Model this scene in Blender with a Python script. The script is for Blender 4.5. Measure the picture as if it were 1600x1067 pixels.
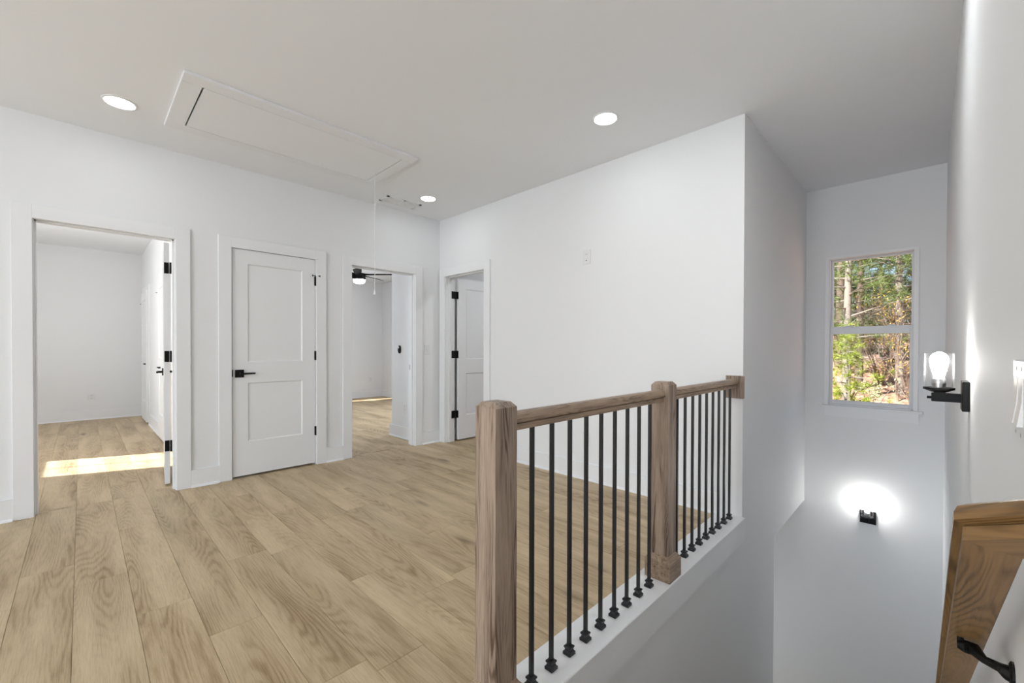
import bpy, bmesh, math, random
from mathutils import Vector, Matrix
random.seed(7)
C = bpy.context.scene.collection
for o in list(bpy.data.objects): bpy.data.objects.remove(o)

# ------------------------------------------------------------------ camera
EYE = 1.155
cd = bpy.data.cameras.new('camera'); cam = bpy.data.objects.new('camera', cd); C.objects.link(cam)
th, pt, ro = 0.7775, 0.0088, 0.0025
F = Vector((math.cos(th), math.sin(th), 0)); R = Vector((math.sin(th), -math.cos(th), 0)); U = Vector((0, 0, 1))
F2 = F*math.cos(pt) - U*math.sin(pt); U2 = U*math.cos(pt) + F*math.sin(pt)
R3 = R*math.cos(ro) + U2*math.sin(ro); U3 = U2*math.cos(ro) - R*math.sin(ro)
M = Matrix((R3, U3, -F2)).transposed().to_4x4(); M.translation = (0, 0, EYE)
cam.matrix_world = M
cd.sensor_width = 36; cd.sensor_fit = 'HORIZONTAL'; cd.lens = 36*662.57/1600; cd.shift_y = 17.43/1600
cd.clip_start = 0.02; cd.clip_end = 300
bpy.context.scene.camera = cam

# ------------------------------------------------------------------ world, sun, exposure
SUN_DIR = Vector((0.93*0.811, -0.36*0.811, -0.585)).normalized()      # direction the light travels
w = bpy.data.worlds.new('sky'); bpy.context.scene.world = w; w.use_nodes = True
nt = w.node_tree; nt.nodes.clear()
sky = nt.nodes.new('ShaderNodeTexSky'); sky.sky_type = 'NISHITA'; sky.sun_disc = False
sky.sun_elevation = math.radians(36); sky.sun_rotation = math.atan2(-SUN_DIR.x, -SUN_DIR.y)
bg = nt.nodes.new('ShaderNodeBackground'); bg.inputs['Strength'].default_value = 0.18
wo = nt.nodes.new('ShaderNodeOutputWorld')
nt.links.new(sky.outputs[0], bg.inputs[0]); nt.links.new(bg.outputs[0], wo.inputs[0])
sl = bpy.data.lights.new('sun', 'SUN'); sl.energy = 18; sl.angle = 0.009; sl.color = (1, .98, .96)
so = bpy.data.objects.new('sun', sl); C.objects.link(so)
so.rotation_euler = (-SUN_DIR).to_track_quat('Z', 'Y').to_euler(); so.location = (-20, 10, 20)

def area(name, loc, direction, sx, sy, power, color=(1, 1, 1)):
    l = bpy.data.lights.new(name, 'AREA'); l.shape = 'RECTANGLE'; l.size = sx; l.size_y = sy
    l.energy = power; l.color = color
    o = bpy.data.objects.new(name, l); C.objects.link(o); o.location = loc
    o.rotation_euler = (-Vector(direction)).to_track_quat('Z', 'Y').to_euler()
    return o
# daylight lamps outside the panes and at the lower stair turn, plus added fills
DAY = (.82, .905, 1)
area('hall_window_daylight', (-4.85, 3.3, 1.4), (1, 0, 0), 1.5, 1.8, 28, DAY)
area('front_fill_light', (-4.85, 1.05, 1.4), (1, 0, 0), 1.6, 1.8, 138, DAY)  # unseen fill added behind the camera to brighten the far stair wall
area('bedroom_window_daylight', (-2.34, 6.75, 1.40), (1, .1, .5), .75, 1.3, 78, (.93, .965, 1))
area('second_bedroom_fill_light', (5.45, 6.5, 1.4), (-1, 0, 0), 1.5, 1.2, 90, DAY)  # unseen fill added to brighten the second bedroom
area('lower_floor_daylight', (4.55, 3.06, -2.4), (0, -1, 0), 1.0, 2.2, 30, DAY)

vs = bpy.context.scene.view_settings
vs.view_transform = 'Standard'; vs.look = 'None'; vs.gamma = 1; vs.use_curve_mapping = False
vs.exposure = 0.0
RECESSED_L = 34.0; STAIR_FILL_L = 130.0; BULB_L = 72.0

# ------------------------------------------------------------------ materials
def lin(r, g, b):
    f = lambda c: (c/255/12.92 if c/255 <= .04045 else ((c/255+.055)/1.055)**2.4)
    return (f(r), f(g), f(b), 1)
def new_mat(name):
    m = bpy.data.materials.new(name); m.use_nodes = True
    t = m.node_tree; return m, t, t.nodes['Principled BSDF']
def N(t, kind, **kw):
    n = t.nodes.new(kind)
    for k, v in kw.items(): setattr(n, k, v)
    return n
def plain(name, col, rough=.5, metal=0, bump=0, bscale=200, var=0.0, spec=.5):
    m, t, b = new_mat(name)
    b.inputs['Base Color'].default_value = col; b.inputs['Roughness'].default_value = rough
    b.inputs['Metallic'].default_value = metal; b.inputs['Specular IOR Level'].default_value = spec
    tc = N(t, 'ShaderNodeTexCoord')
    if var:
        n = N(t, 'ShaderNodeTexNoise'); n.inputs['Scale'].default_value = 2.3; n.inputs['Detail'].default_value = 3
        t.links.new(tc.outputs['Object'], n.inputs['Vector'])
        mr = N(t, 'ShaderNodeMapRange'); mr.inputs[3].default_value = 1-var; mr.inputs[4].default_value = 1+var
        t.links.new(n.outputs[0], mr.inputs[0])
        mx = N(t, 'ShaderNodeMix', data_type='RGBA', blend_type='MULTIPLY'); mx.inputs[0].default_value = 1
        mx.inputs[6].default_value = col; t.links.new(mr.outputs[0], mx.inputs[7]); t.links.new(mx.outputs[2], b.inputs['Base Color'])
    if bump:
        n = N(t, 'ShaderNodeTexNoise'); n.inputs['Scale'].default_value = bscale; n.inputs['Detail'].default_value = 3
        t.links.new(tc.outputs['Object'], n.inputs['Vector'])
        bp = N(t, 'ShaderNodeBump'); bp.inputs['Strength'].default_value = bump; bp.inputs['Distance'].default_value = .002
        t.links.new(n.outputs[0], bp.inputs['Height']); t.links.new(bp.outputs[0], b.inputs['Normal'])
    return m
def wood(name, light, dark, knot, along, freq=(9, .9), rings=9, contrast=.45, rough=.45, pores=.25, knots=True, tint=.08, bump=.15, mottle=None):
    """Sawn timber: contour-line figure, fine pores, knots; `along` is the local axis of the grain."""
    m, t, b = new_mat(name); L = t.links.new
    tc = N(t, 'ShaderNodeTexCoord'); oi = N(t, 'ShaderNodeObjectInfo')
    mul = N(t, 'ShaderNodeVectorMath', operation='MULTIPLY_ADD')
    cv = N(t, 'ShaderNodeCombineXYZ'); [L(oi.outputs['Random'], cv.inputs[i]) for i in range(3)]
    L(cv.outputs[0], mul.inputs[0]); mul.inputs[1].default_value = (37.3, 91.7, 53.1); L(tc.outputs['Object'], mul.inputs[2])
    def sc(across, al):
        v = [across]*3; v['xyz'.index(along)] = al
        mp = N(t, 'ShaderNodeMapping'); mp.inputs['Scale'].default_value = v; L(mul.outputs[0], mp.inputs['Vector']); return mp
    n1 = N(t, 'ShaderNodeTexNoise'); n1.inputs['Scale'].default_value = 1; n1.inputs['Detail'].default_value = 1.5; n1.inputs['Roughness'].default_value = .4
    L(sc(*freq).outputs[0], n1.inputs['Vector'])
    nw = N(t, 'ShaderNodeTexNoise'); nw.inputs['Scale'].default_value = 1; nw.inputs['Detail'].default_value = 4
    L(sc(freq[0]*6, freq[1]*9).outputs[0], nw.inputs['Vector'])
    ad = N(t, 'ShaderNodeMath', operation='MULTIPLY_ADD'); L(nw.outputs[0], ad.inputs[0]); ad.inputs[1].default_value = .03; L(n1.outputs[0], ad.inputs[2])
    m1 = N(t, 'ShaderNodeMath', operation='MULTIPLY'); L(ad.outputs[0], m1.inputs[0]); m1.inputs[1].default_value = rings*2
    pp = N(t, 'ShaderNodeMath', operation='PINGPONG'); L(m1.outputs[0], pp.inputs[0]); pp.inputs[1].default_value = .5
    r1 = N(t, 'ShaderNodeMapRange', interpolation_type='SMOOTHSTEP'); L(pp.outputs[0], r1.inputs[0])
    r1.inputs[1].default_value = .0; r1.inputs[2].default_value = .38; r1.inputs[3].default_value = 1; r1.inputs[4].default_value = 0
    # broad tone drift, so the rings fade in and out
    n2 = N(t, 'ShaderNodeTexNoise'); n2.inputs['Scale'].default_value = 1; n2.inputs['Detail'].default_value = 3
    L(sc(freq[0]*1.6, freq[1]*1.7).outputs[0], n2.inputs['Vector'])
    r2 = N(t, 'ShaderNodeMapRange'); L(n2.outputs[0], r2.inputs[0]); r2.inputs[1].default_value = .35; r2.inputs[2].default_value = .7
    mm = N(t, 'ShaderNodeMath', operation='MULTIPLY'); L(r1.outputs[0], mm.inputs[0]); L(r2.outputs[0], mm.inputs[1])
    n3 = N(t, 'ShaderNodeTexNoise'); n3.inputs['Scale'].default_value = 1; n3.inputs['Detail'].default_value = 4; n3.inputs['Roughness'].default_value = .7
    L(sc(260, 9).outputs[0], n3.inputs['Vector'])
    r3 = N(t, 'ShaderNodeMapRange'); L(n3.outputs[0], r3.inputs[0]); r3.inputs[1].default_value = .45; r3.inputs[2].default_value = .75
    s1 = N(t, 'ShaderNodeMath', operation='MULTIPLY'); L(mm.outputs[0], s1.inputs[0]); s1.inputs[1].default_value = contrast
    s2 = N(t, 'ShaderNodeMath', operation='MULTIPLY_ADD'); L(r3.outputs[0], s2.inputs[0]); s2.inputs[1].default_value = pores; L(s1.outputs[0], s2.inputs[2])
    s3 = N(t, 'ShaderNodeMath', operation='MULTIPLY_ADD'); L(r2.outputs[0], s3.inputs[0]); s3.inputs[1].default_value = contrast*.45 if mottle is None else mottle; L(s2.outputs[0], s3.inputs[2])
    c1 = N(t, 'ShaderNodeMix', data_type='RGBA'); L(s3.outputs[0], c1.inputs[0]); c1.inputs[6].default_value = light; c1.inputs[7].default_value = dark
    out = c1.outputs[2]
    if knots:
        vo = N(t, 'ShaderNodeTexVoronoi'); vo.inputs['Scale'].default_value = 1; L(sc(4.5, 1.35).outputs[0], vo.inputs['Vector'])
        wv = N(t, 'ShaderNodeMath', operation='MULTIPLY_ADD'); L(nw.outputs[0], wv.inputs[0]); wv.inputs[1].default_value = .16; L(vo.outputs['Distance'], wv.inputs[2])
        rk = N(t, 'ShaderNodeMapRange', interpolation_type='SMOOTHSTEP'); L(wv.outputs[0], rk.inputs[0]); rk.inputs[1].default_value = .08; rk.inputs[2].default_value = .30
        rk.inputs[3].default_value = .85; rk.inputs[4].default_value = 0
        # keep only some of the cells
        sel = N(t, 'ShaderNodeMath', operation='GREATER_THAN'); sx = N(t, 'ShaderNodeSeparateColor'); L(vo.outputs['Color'], sx.inputs[0])
        L(sx.outputs[0], sel.inputs[0]); sel.inputs[1].default_value = .42
        km = N(t, 'ShaderNodeMath', operation='MULTIPLY'); L(rk.outputs[0], km.inputs[0]); L(sel.outputs[0], km.inputs[1])
        c2 = N(t, 'ShaderNodeMix', data_type='RGBA'); L(km.outputs[0], c2.inputs[0]); L(out, c2.inputs[6]); c2.inputs[7].default_value = knot
        out = c2.outputs[2]
    hv = N(t, 'ShaderNodeHueSaturation'); L(out, hv.inputs['Color'])
    rv = N(t, 'ShaderNodeMapRange'); L(oi.outputs['Random'], rv.inputs[0]); rv.inputs[3].default_value = 1-tint; rv.inputs[4].default_value = 1+tint
    L(rv.outputs[0], hv.inputs['Value']); L(hv.outputs[0], b.inputs['Base Color'])
    b.inputs['Roughness'].default_value = rough; b.inputs['Specular IOR Level'].default_value = .4
    bp = N(t, 'ShaderNodeBump'); bp.inputs['Strength'].default_value = bump; bp.inputs['Distance'].default_value = .001
    L(s3.outputs[0], bp.inputs['Height']); bp.invert = True; L(bp.outputs[0], b.inputs['Normal'])
    return m
def glass(name, tint=(1, 1, 1, 1), seeds=False):
    """Thin clear sheet: see-through with a fresnel sheen."""
    m = bpy.data.materials.new(name); m.use_nodes = True; t = m.node_tree; t.nodes.clear(); L = t.links.new
    o = N(t, 'ShaderNodeOutputMaterial'); tr = N(t, 'ShaderNodeBsdfTransparent'); gl = N(t, 'ShaderNodeBsdfGlossy'); gl.inputs['Roughness'].default_value = .03
    tr.inputs[0].default_value = tint
    mx = N(t, 'ShaderNodeMixShader'); lw = N(t, 'ShaderNodeLayerWeight'); lw.inputs[0].default_value = .5
    pw = N(t, 'ShaderNodeMath', operation='POWER'); L(lw.outputs['Facing'], pw.inputs[0]); pw.inputs[1].default_value = 5
    fr = N(t, 'ShaderNodeMath', operation='MULTIPLY_ADD'); L(pw.outputs[0], fr.inputs[0]); fr.inputs[1].default_value = .6; fr.inputs[2].default_value = .004 if seeds else .0015
    fac = fr.outputs[0]
    if seeds:
        tc = N(t, 'ShaderNodeTexCoord'); vo = N(t, 'ShaderNodeTexVoronoi'); vo.inputs['Scale'].default_value = 170
        L(tc.outputs['Object'], vo.inputs['Vector'])
        rm = N(t, 'ShaderNodeMapRange'); L(vo.outputs['Distance'], rm.inputs[0]); rm.inputs[1].default_value = .1; rm.inputs[2].default_value = .4
        rm.inputs[3].default_value = .05; rm.inputs[4].default_value = .006
        mxm = N(t, 'ShaderNodeMath', operation='MAXIMUM'); L(fr.outputs[0], mxm.inputs[0]); L(rm.outputs[0], mxm.inputs[1]); fac = mxm.outputs[0]
        gl.inputs['Roughness'].default_value = .35
        df = N(t, 'ShaderNodeBsdfTranslucent'); m2 = N(t, 'ShaderNodeMixShader'); m2.inputs[0].default_value = .12
        L(gl.outputs[0], m2.inputs[1]); L(df.outputs[0], m2.inputs[2]); L(m2.outputs[0], mx.inputs[2])
    else: L(gl.outputs[0], mx.inputs[2])
    L(fac, mx.inputs[0]); L(tr.outputs[0], mx.inputs[1]); L(mx.outputs[0], o.inputs[0]); return m
def emit(name, col, s):
    m, t, b = new_mat(name); b.inputs['Base Color'].default_value = col; b.inputs['Emission Color'].default_value = col
    b.inputs['Emission Strength'].default_value = s; return m

WALL = plain('wall_paint', (.855, .86, .866, 1), .7, bump=.06, bscale=260, var=.006, spec=.25)
CEIL = plain('ceiling_paint', (.905, .915, .93, 1), .9, bump=.05, bscale=180, var=.006, spec=.1)
TRIM = plain('trim_paint', (.875, .88, .89, 1), .38, bump=.02, bscale=90, spec=.4)
DOORP = plain('door_paint', (.865, .868, .875, 1), .42, bump=.02, bscale=90, spec=.4)
PLASTIC = plain('white_plastic', (.82, .82, .82, 1), .35)
SLOT = plain('slot_dark', (.12, .12, .12, 1), .6)
BLACK = plain('black_metal', lin(15, 15, 16), .5, 0, spec=.22, bump=.03, bscale=400)
BALBLK = plain('baluster_black', lin(40, 41, 44), .33, .35, bump=.05, bscale=120)
STEEL = plain('brushed_steel', (.55, .55, .56, 1), .35, 1)
VINYL = plain('window_vinyl', (.78, .785, .80, 1), .4)
PANE = glass('window_glass')
SEEDED = glass('seeded_glass', (.97, .97, .97, 1), True)
OAKFLOOR = wood('floor_oak', lin(209, 187, 151), lin(138, 111, 74), lin(80, 62, 44), 'y', (5.2, .62), 15, .36, .42, .42, True, .05, .15, .5)
SUBFLOOR = plain('plank_joint', lin(150, 125, 95), .7)
OAKRAIL_X = wood('rail_oak', lin(172, 148, 124), lin(100, 80, 63), lin(90, 70, 55), 'x', (30, 2.2), 7, .75, .4, .55, False, .03, .3)
OAKPOST = wood('post_oak', lin(172, 152, 134), lin(84, 65, 52), lin(90, 70, 55), 'z', (15, 1.0), 11, .9, .42, .55, False, .05, .3)
OAKWALL = wood('wall_rail_oak', lin(146, 112, 70), lin(80, 58, 33), lin(90, 70, 55), 'x', (16, 1.3), 13, .75, .4, .35, False, .03, .25)
LENS = emit('led_lens', (.95, .975, 1, 1), RECESSED_L)
LENS_STAIR_FILL = emit('stair_fill_lens', (.95, .975, 1, 1), STAIR_FILL_L)
LENS_BATH_FILL = emit('bath_fill_lens', (.95, .975, 1, 1), 300)
BULB = emit('lamp_filament_glow', (1, .97, .93, 1), BULB_L)
FANLENS = emit('fan_light_glow', (1, .98, .95, 1), 12)
FANBLK = plain('fan_black', lin(30, 29, 29), .7, spec=.02)
BARK = plain('pine_bark', lin(92, 78, 68), .9, bump=1, bscale=30, var=.25)
BARKG = plain('grey_bark', lin(124, 116, 106), .9, bump=1, bscale=30, var=.2)
TWIG = plain('dry_twig', lin(112, 96, 82), .9)
def leafmat(name, a, b_):
    m, t, b = new_mat(name); L = t.links.new
    g = N(t, 'ShaderNodeNewGeometry'); r = N(t, 'ShaderNodeMix', data_type='RGBA'); r.inputs[6].default_value = a; r.inputs[7].default_value = b_
    L(g.outputs['Random Per Island'], r.inputs[0]); L(r.outputs[2], b.inputs['Base Color']); b.inputs['Roughness'].default_value = .6
    tl = N(t, 'ShaderNodeBsdfTranslucent'); L(r.outputs[2], tl.inputs[0]); mx = N(t, 'ShaderNodeMixShader'); mx.inputs[0].default_value = .3
    o = t.nodes['Material Output']; L(b.outputs[0], mx.inputs[1]); L(tl.outputs[0], mx.inputs[2]); L(mx.outputs[0], o.inputs[0]); return m
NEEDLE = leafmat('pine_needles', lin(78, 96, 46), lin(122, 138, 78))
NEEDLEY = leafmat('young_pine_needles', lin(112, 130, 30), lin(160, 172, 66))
NEEDLED = leafmat('dark_needles', lin(48, 62, 34), lin(88, 98, 58))  # darker green for the dark pines and brush
AUTUMN = leafmat('autumn_leaves', lin(190, 150, 50), lin(225, 195, 110))
PALELEAF = leafmat('pale_leaves', lin(150, 165, 120), lin(190, 198, 150))
def ground_mat():
    m, t, b = new_mat('leaf_litter'); L = t.links.new; tc = N(t, 'ShaderNodeTexCoord')
    v = N(t, 'ShaderNodeTexVoronoi'); v.inputs['Scale'].default_value = 9; L(tc.outputs['Object'], v.inputs['Vector'])
    cr = N(t, 'ShaderNodeValToRGB'); e = cr.color_ramp.elements; e[0].color = lin(130, 92, 70); e[1].color = lin(205, 165, 135)
    sc = N(t, 'ShaderNodeSeparateColor'); L(v.outputs['Color'], sc.inputs[0]); L(sc.outputs[0], cr.inputs[0]); L(cr.outputs[0], b.inputs['Base Color'])
    b.inputs['Roughness'].default_value = 1; bp = N(t, 'ShaderNodeBump'); bp.inputs['Distance'].default_value = .05; L(v.outputs['Distance'], bp.inputs['Height']); L(bp.outputs[0], b.inputs['Normal'])
    return m
LITTER = ground_mat()

# ------------------------------------------------------------------ builders
class MB:
    def __init__(s): s.bm = bmesh.new()
    def box(s, x0, x1, y0, y1, z0, z1, bev=0, rot=None):
        r = bmesh.ops.create_cube(s.bm, size=1)['verts']
        for v in r: v.co = Vector((x0+(v.co.x+.5)*(x1-x0), y0+(v.co.y+.5)*(y1-y0), z0+(v.co.z+.5)*(z1-z0)))
        if bev:
            es = list({e for v in r for e in v.link_edges}); bmesh.ops.bevel(s.bm, geom=es, offset=bev, segments=1, affect='EDGES', profile=.5)
        return s
    def loft(s, rings, cap=True, closed=True):
        """rings: list of lists of points, all the same length"""
        vs_ = [[s.bm.verts.new(p) for p in r] for r in rings]; n = len(rings[0])
        for a, b in zip(vs_, vs_[1:]):
            for i in range(n if closed else n-1): s.bm.faces.new((a[i], a[(i+1) % n], b[(i+1) % n], b[i]))
        if cap: s.bm.faces.new(vs_[0][::-1]); s.bm.faces.new(vs_[-1])
        return s
    def squares(s, cx, cy, prof):
        return s.loft([[(cx-h, cy-h, z), (cx+h, cy-h, z), (cx+h, cy+h, z), (cx-h, cy+h, z)] for z, h in prof])
    def lathe(s, c, prof, n=24, axis='z', cap=True):
        rings = []
        for z, r in prof:
            ring = []
            for i in range(n):
                a = 2*math.pi*i/n; p = (r*math.cos(a), r*math.sin(a), z)
                if axis == 'y': p = (p[0], p[2], p[1])
                if axis == 'x': p = (p[2], p[0], p[1])
                ring.append(Vector(c)+Vector(p))
            rings.append(ring)
        return s.loft(rings, cap)
    def tube(s, pts, rads, n=8):
        rings = []; pts = [Vector(p) for p in pts]
        for i, p in enumerate(pts):
            d = (pts[min(i+1, len(pts)-1)]-pts[max(i-1, 0)]).normalized()
            a = d.orthogonal().normalized(); b = d.cross(a)
            if i and rings:
                pass
            ref = Vector((0, 0, 1)) if abs(d.z) < .9 else Vector((1, 0, 0))
            a = d.cross(ref).normalized(); b = d.cross(a)
            rings.append([p+(a*math.cos(2*math.pi*k/n)+b*math.sin(2*math.pi*k/n))*rads[i] for k in range(n)])
        return s.loft(rings)
    def build(s, name, mat, parent=None, local=False, smooth=False, keep=None):
        bmesh.ops.recalc_face_normals(s.bm, faces=s.bm.faces)
        if parent is not None and not local:
            off = Vector(parent.get('_w', (0, 0, 0)))
            for v in s.bm.verts: v.co -= off
        me = bpy.data.meshes.new(name); s.bm.to_mesh(me); s.bm.free(); me.materials.append(mat)
        if smooth:
            for p in me.polygons: p.use_smooth = True
            me.set_sharp_from_angle(angle=math.radians(40))
        o = bpy.data.objects.new(name, me); C.objects.link(o)
        if parent is not None: o.parent = parent
        if parent is not None and not local: o['_w'] = tuple(parent.get('_w', (0, 0, 0)))
        return o
def tag(o, label, cat, group=None):
    o['label'] = label; o['category'] = cat
    if group: o['group'] = group
    return o
def thing(name, label, cat, loc=(0, 0, 0), rotz=0, group=None):
    o = bpy.data.objects.new(name, None); C.objects.link(o); o.location = loc; o.rotation_euler = (0, 0, rotz); o['_w'] = tuple(loc)
    o.empty_display_size = .1
    return tag(o, label, cat, group)
def struct(o): o['kind'] = 'structure'; return o
def sroot(name, loc=(0, 0, 0), rotz=0):
    o = bpy.data.objects.new(name, None); C.objects.link(o); o.location = loc; o.rotation_euler = (0, 0, rotz); o['_w'] = tuple(loc); return struct(o)
def sbox(name, mat, *boxes):
    m = MB()
    for b in boxes: m.box(*b)
    return struct(m.build(name, mat))

# ------------------------------------------------------------------ room shell
YD, XB, YR, XS, YW, HC, T = 4.357, 3.14, .897, 5.16, -.097, 2.743, .12
XW = -4.6
D1, D2, D3, D4 = (-.225, .533), (.927, 1.636), (2.008, 2.776), (3.52, 4.228)
DH = 2.04; J = .018
# north wall (the three doorways)
xs = [XW-T, D1[0]-J, D1[1]+J, D2[0]-J, D2[1]+J, D3[0]-J, D3[1]+J, XB]
sbox('wall_north', WALL, *[(xs[i], xs[i+1], YD, YD+T, 0, HC) for i in (0, 2, 4, 6)], *[(xs[i], xs[i+1], YD, YD+T, DH+J, HC) for i in (1, 3, 5)])
sbox('wall_east', WALL, (XB, XB+T, YR, D4[0]-J, 0, HC), (XB, XB+T, D4[1]+J, YD+T, 0, HC), (XB, XB+T, D4[0]-J, D4[1]+J, DH+J, HC))
sbox('wall_stairwell', WALL, (XB+T, XS, YR, YR+T, -.375, HC), (XB, 3.99, YR, YR+T, -2.6, -.375), (XB, XB+T, YR, YR+T, -.375, 0), (.93, XB, YR, YR+.14, -2.6, -.012))
A2 = (5.7, 7.3, .8, 2.1)  # unseen east opening, added for the second bedroom fill
WY0, WY1, WZ0, WZ1 = .098, .708, .615, 2.045          # rough opening of the stair window
sbox('wall_window_side', WALL, (XS, XS+.15, -.4, WY0, -4.8, HC), (XS, XS+.15, WY1, A2[0], -4.8, HC), (XS, XS+.15, A2[1], 9.8, -4.8, HC), (XS, XS+.15, A2[0], A2[1], -4.8, A2[2]), (XS, XS+.15, A2[0], A2[1], A2[3], HC), (XS, XS+.15, WY0, WY1, -4.8, WZ0), (XS, XS+.15, WY0, WY1, WZ1, HC))
sbox('wall_south', WALL, (XW-T, XS, YW-T, YW, -2.6, HC))
H1 = (2.55, 4.05, .5, 2.3); H2 = (.25, 1.85, .5, 2.3)  # the second is an unseen opening added for the front fill
def wall_x(x0, x1, ya, yb, wins, name):
    bx = []; y = ya
    for (a, b, z0, z1) in sorted(wins):
        bx += [(x0, x1, y, a, 0, HC), (x0, x1, a, b, 0, z0), (x0, x1, a, b, z1, HC)]; y = b
    bx.append((x0, x1, y, yb, 0, HC)); return sbox(name, WALL, *bx)
wall_x(XW-T, XW, YW-T, YD+T, [H1, H2], 'wall_west')
# bedroom seen through the first doorway
BX0, BX1, BY1 = -2.09, .735, 9.62
B1 = (6.33, 7.16, .70, 2.30)
wall_x(BX0-T, BX0, YD+T, BY1+T, [B1], 'wall_bedroom_west')
sbox('wall_bedroom_north', WALL, (BX0-T, BX1+.1, BY1, BY1+T, 0, HC))
sbox('wall_bedroom_east', WALL, (BX1, BX1+.1, YD+T, BY1+T, 0, HC))
# second bedroom, seen through the middle doorway
CX0, CY1 = 1.86, 9.53
K1 = (2.35, 3.62, .76, 2.1)
sbox('wall_second_bedroom_west', WALL, (CX0-.1, CX0, YD+T, CY1+T, 0, HC))
sbox('wall_second_bedroom_north', WALL, (CX0-.1, K1[0], CY1, CY1+T, 0, HC), (K1[1], XS, CY1, CY1+T, 0, HC), (K1[0], K1[1], CY1, CY1+T, 0, K1[2]), (K1[0], K1[1], CY1, CY1+T, K1[3], HC))
sbox('wall_second_bedroom_entry', WALL, (2.92, XS, YD+T, 5.135, 0, HC))
# stair turn below
sbox('wall_lower_stairs', WALL, (3.87, 3.99, YR+T, 3.1, -4.8, -.375), (3.87, XS, 3.1, 3.2, -4.8, -.375))
sbox('wall_bath_south', WALL, (XB+T, XS, YR+T, YR+T+.02, 0, HC))
# ceiling with the attic opening
AX0, AX1, AY0, AY1 = .51, 1.89, 3.125, 3.77
sbox('ceiling', CEIL, (XW-T, AX0, YW-T, YD+T, HC, HC+.08), (BX0-T, AX0, YD+T, BY1+T, HC, HC+.08), (AX1, XS+.15, YW-T, BY1+T, HC, HC+.08), (AX0, AX1, YW-T, AY0, HC, HC+.08), (AX0, AX1, AY1, BY1+T, HC, HC+.08),
     (AX0-.05, AX1+.05, AY0-.05, AY1+.05, HC+.3, HC+.34), (AX0-.09, AX0-.05, AY0-.09, AY1+.09, HC+.08, HC+.34), (AX1+.05, AX1+.09, AY0-.09, AY1+.09, HC+.08, HC+.34),
     (AX0-.05, AX1+.05, AY0-.09, AY0-.05, HC+.08, HC+.34), (AX0-.05, AX1+.05, AY1+.05, AY1+.09, HC+.08, HC+.34))

# ------------------------------------------------------------------ floors of separate planks
PW, PL, PT = .1925, 1.22, .006
plank_mesh = {}
def plank(parent, x0, x1, y0, y1):
    wd, ln = round(x1-x0, 4), round(y1-y0, 4)
    if wd < .02 or ln < .03: return
    key = (wd, ln)
    if key not in plank_mesh:
        g = .0005; h = .001; a, b = wd/2-g, ln/2-g; m = MB()
        m.loft([[(-a, -b, -PT), (a, -b, -PT), (a, b, -PT), (-a, b, -PT)], [(-a, -b, -h), (a, -b, -h), (a, b, -h), (-a, b, -h)],
                [(-a+h, -b+h, 0), (a-h, -b+h, 0), (a-h, b-h, 0), (-a+h, b-h, 0)]])
        bmesh.ops.recalc_face_normals(m.bm, faces=m.bm.faces)
        me = bpy.data.meshes.new('plank'); m.bm.to_mesh(me); m.bm.free(); me.materials.append(OAKFLOOR); plank_mesh[key] = me
    o = bpy.data.objects.new('plank', plank_mesh[key]); o.location = ((x0+x1)/2, (y0+y1)/2, 0); o.parent = parent; C.objects.link(o)
known = {-1: 3.24, 0: 2.94, 1: 2.427, 2: 2.048, 3: 1.482, 5: 2.04, 6: 1.69, 4: 2.62, 7: 2.95, 8: 2.22, 9: 1.82, 10: 3.3, 11: 2.5}
rr = random.Random(3)
def lay(parent, X0, X1, Y0, Y1):
    k0 = math.floor((X0+.03)/PW); k1 = math.ceil((X1+.03)/PW)
    for k in range(k0, k1):
        a, b = max(X0, -.03+k*PW), min(X1, -.03+(k+1)*PW)
        e = known.get(k, None)
        if e is None: e = rr.random()*PL
        y = Y0 + ((e-Y0) % PL)
        cuts = [Y0]
        while y < Y1-1e-4:
            if y-cuts[-1] > 1e-4: cuts.append(y)
            y += PL
        cuts.append(Y1)
        for c, d in zip(cuts, cuts[1:]): plank(parent, a, b, c, d)
f1 = sbox('floor', SUBFLOOR, (XW-T, XB+T, 1.05, YD+.06, -.3, -PT), (XW-T, .93, YW-T, 1.05, -.3, -PT))
lay(f1, -.8, XB, 1.05, YD+.06); lay(f1, -1.0, .8, YW, 1.05)
for k in range(10): plank(f1, XW+k*.38, XW+(k+1)*.38, 1.05, YD)
f2 = sbox('floor_bedroom', SUBFLOOR, (BX0-T, BX1+.1, YD+.06, BY1+T, -.3, -PT))
lay(f2, -1.0, BX1, YD+.06, BY1)
for k in range(5): plank(f2, BX0+k*.218, BX0+(k+1)*.218, YD+.06, BY1)
f3 = sbox('floor_second_bedroom', SUBFLOOR, (BX1+.1, XS, YD+.06, CY1+T, -.3, -PT))
lay(f3, CX0, XS, YD+.06, CY1)
f4 = sbox('floor_bathroom', SUBFLOOR, (XB+T, XS, YR+T, YD+.06, -.3, -PT))
lay(f4, XB, XS, 3.2, YD)
sbox('floor_landing', OAKFLOOR, (3.99, XS, YW, 3.1, -2.6, -2.5))
# stairs down along the right wall
st = sroot('staircase', (.93, .4, -2.5))
nr, run = 13, 3.06/12
for i in range(nr-1):
    z = -(i+1)*2.5/nr; x = .93+i*run
    MB().box(x-.02, x+run, YW, YR, z-.03, z, .004).build('tread', OAKFLOOR, st)
    MB().box(x, x+.02, YW, YR, z, z+2.5/nr-.031).build('riser', TRIM, st)

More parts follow.
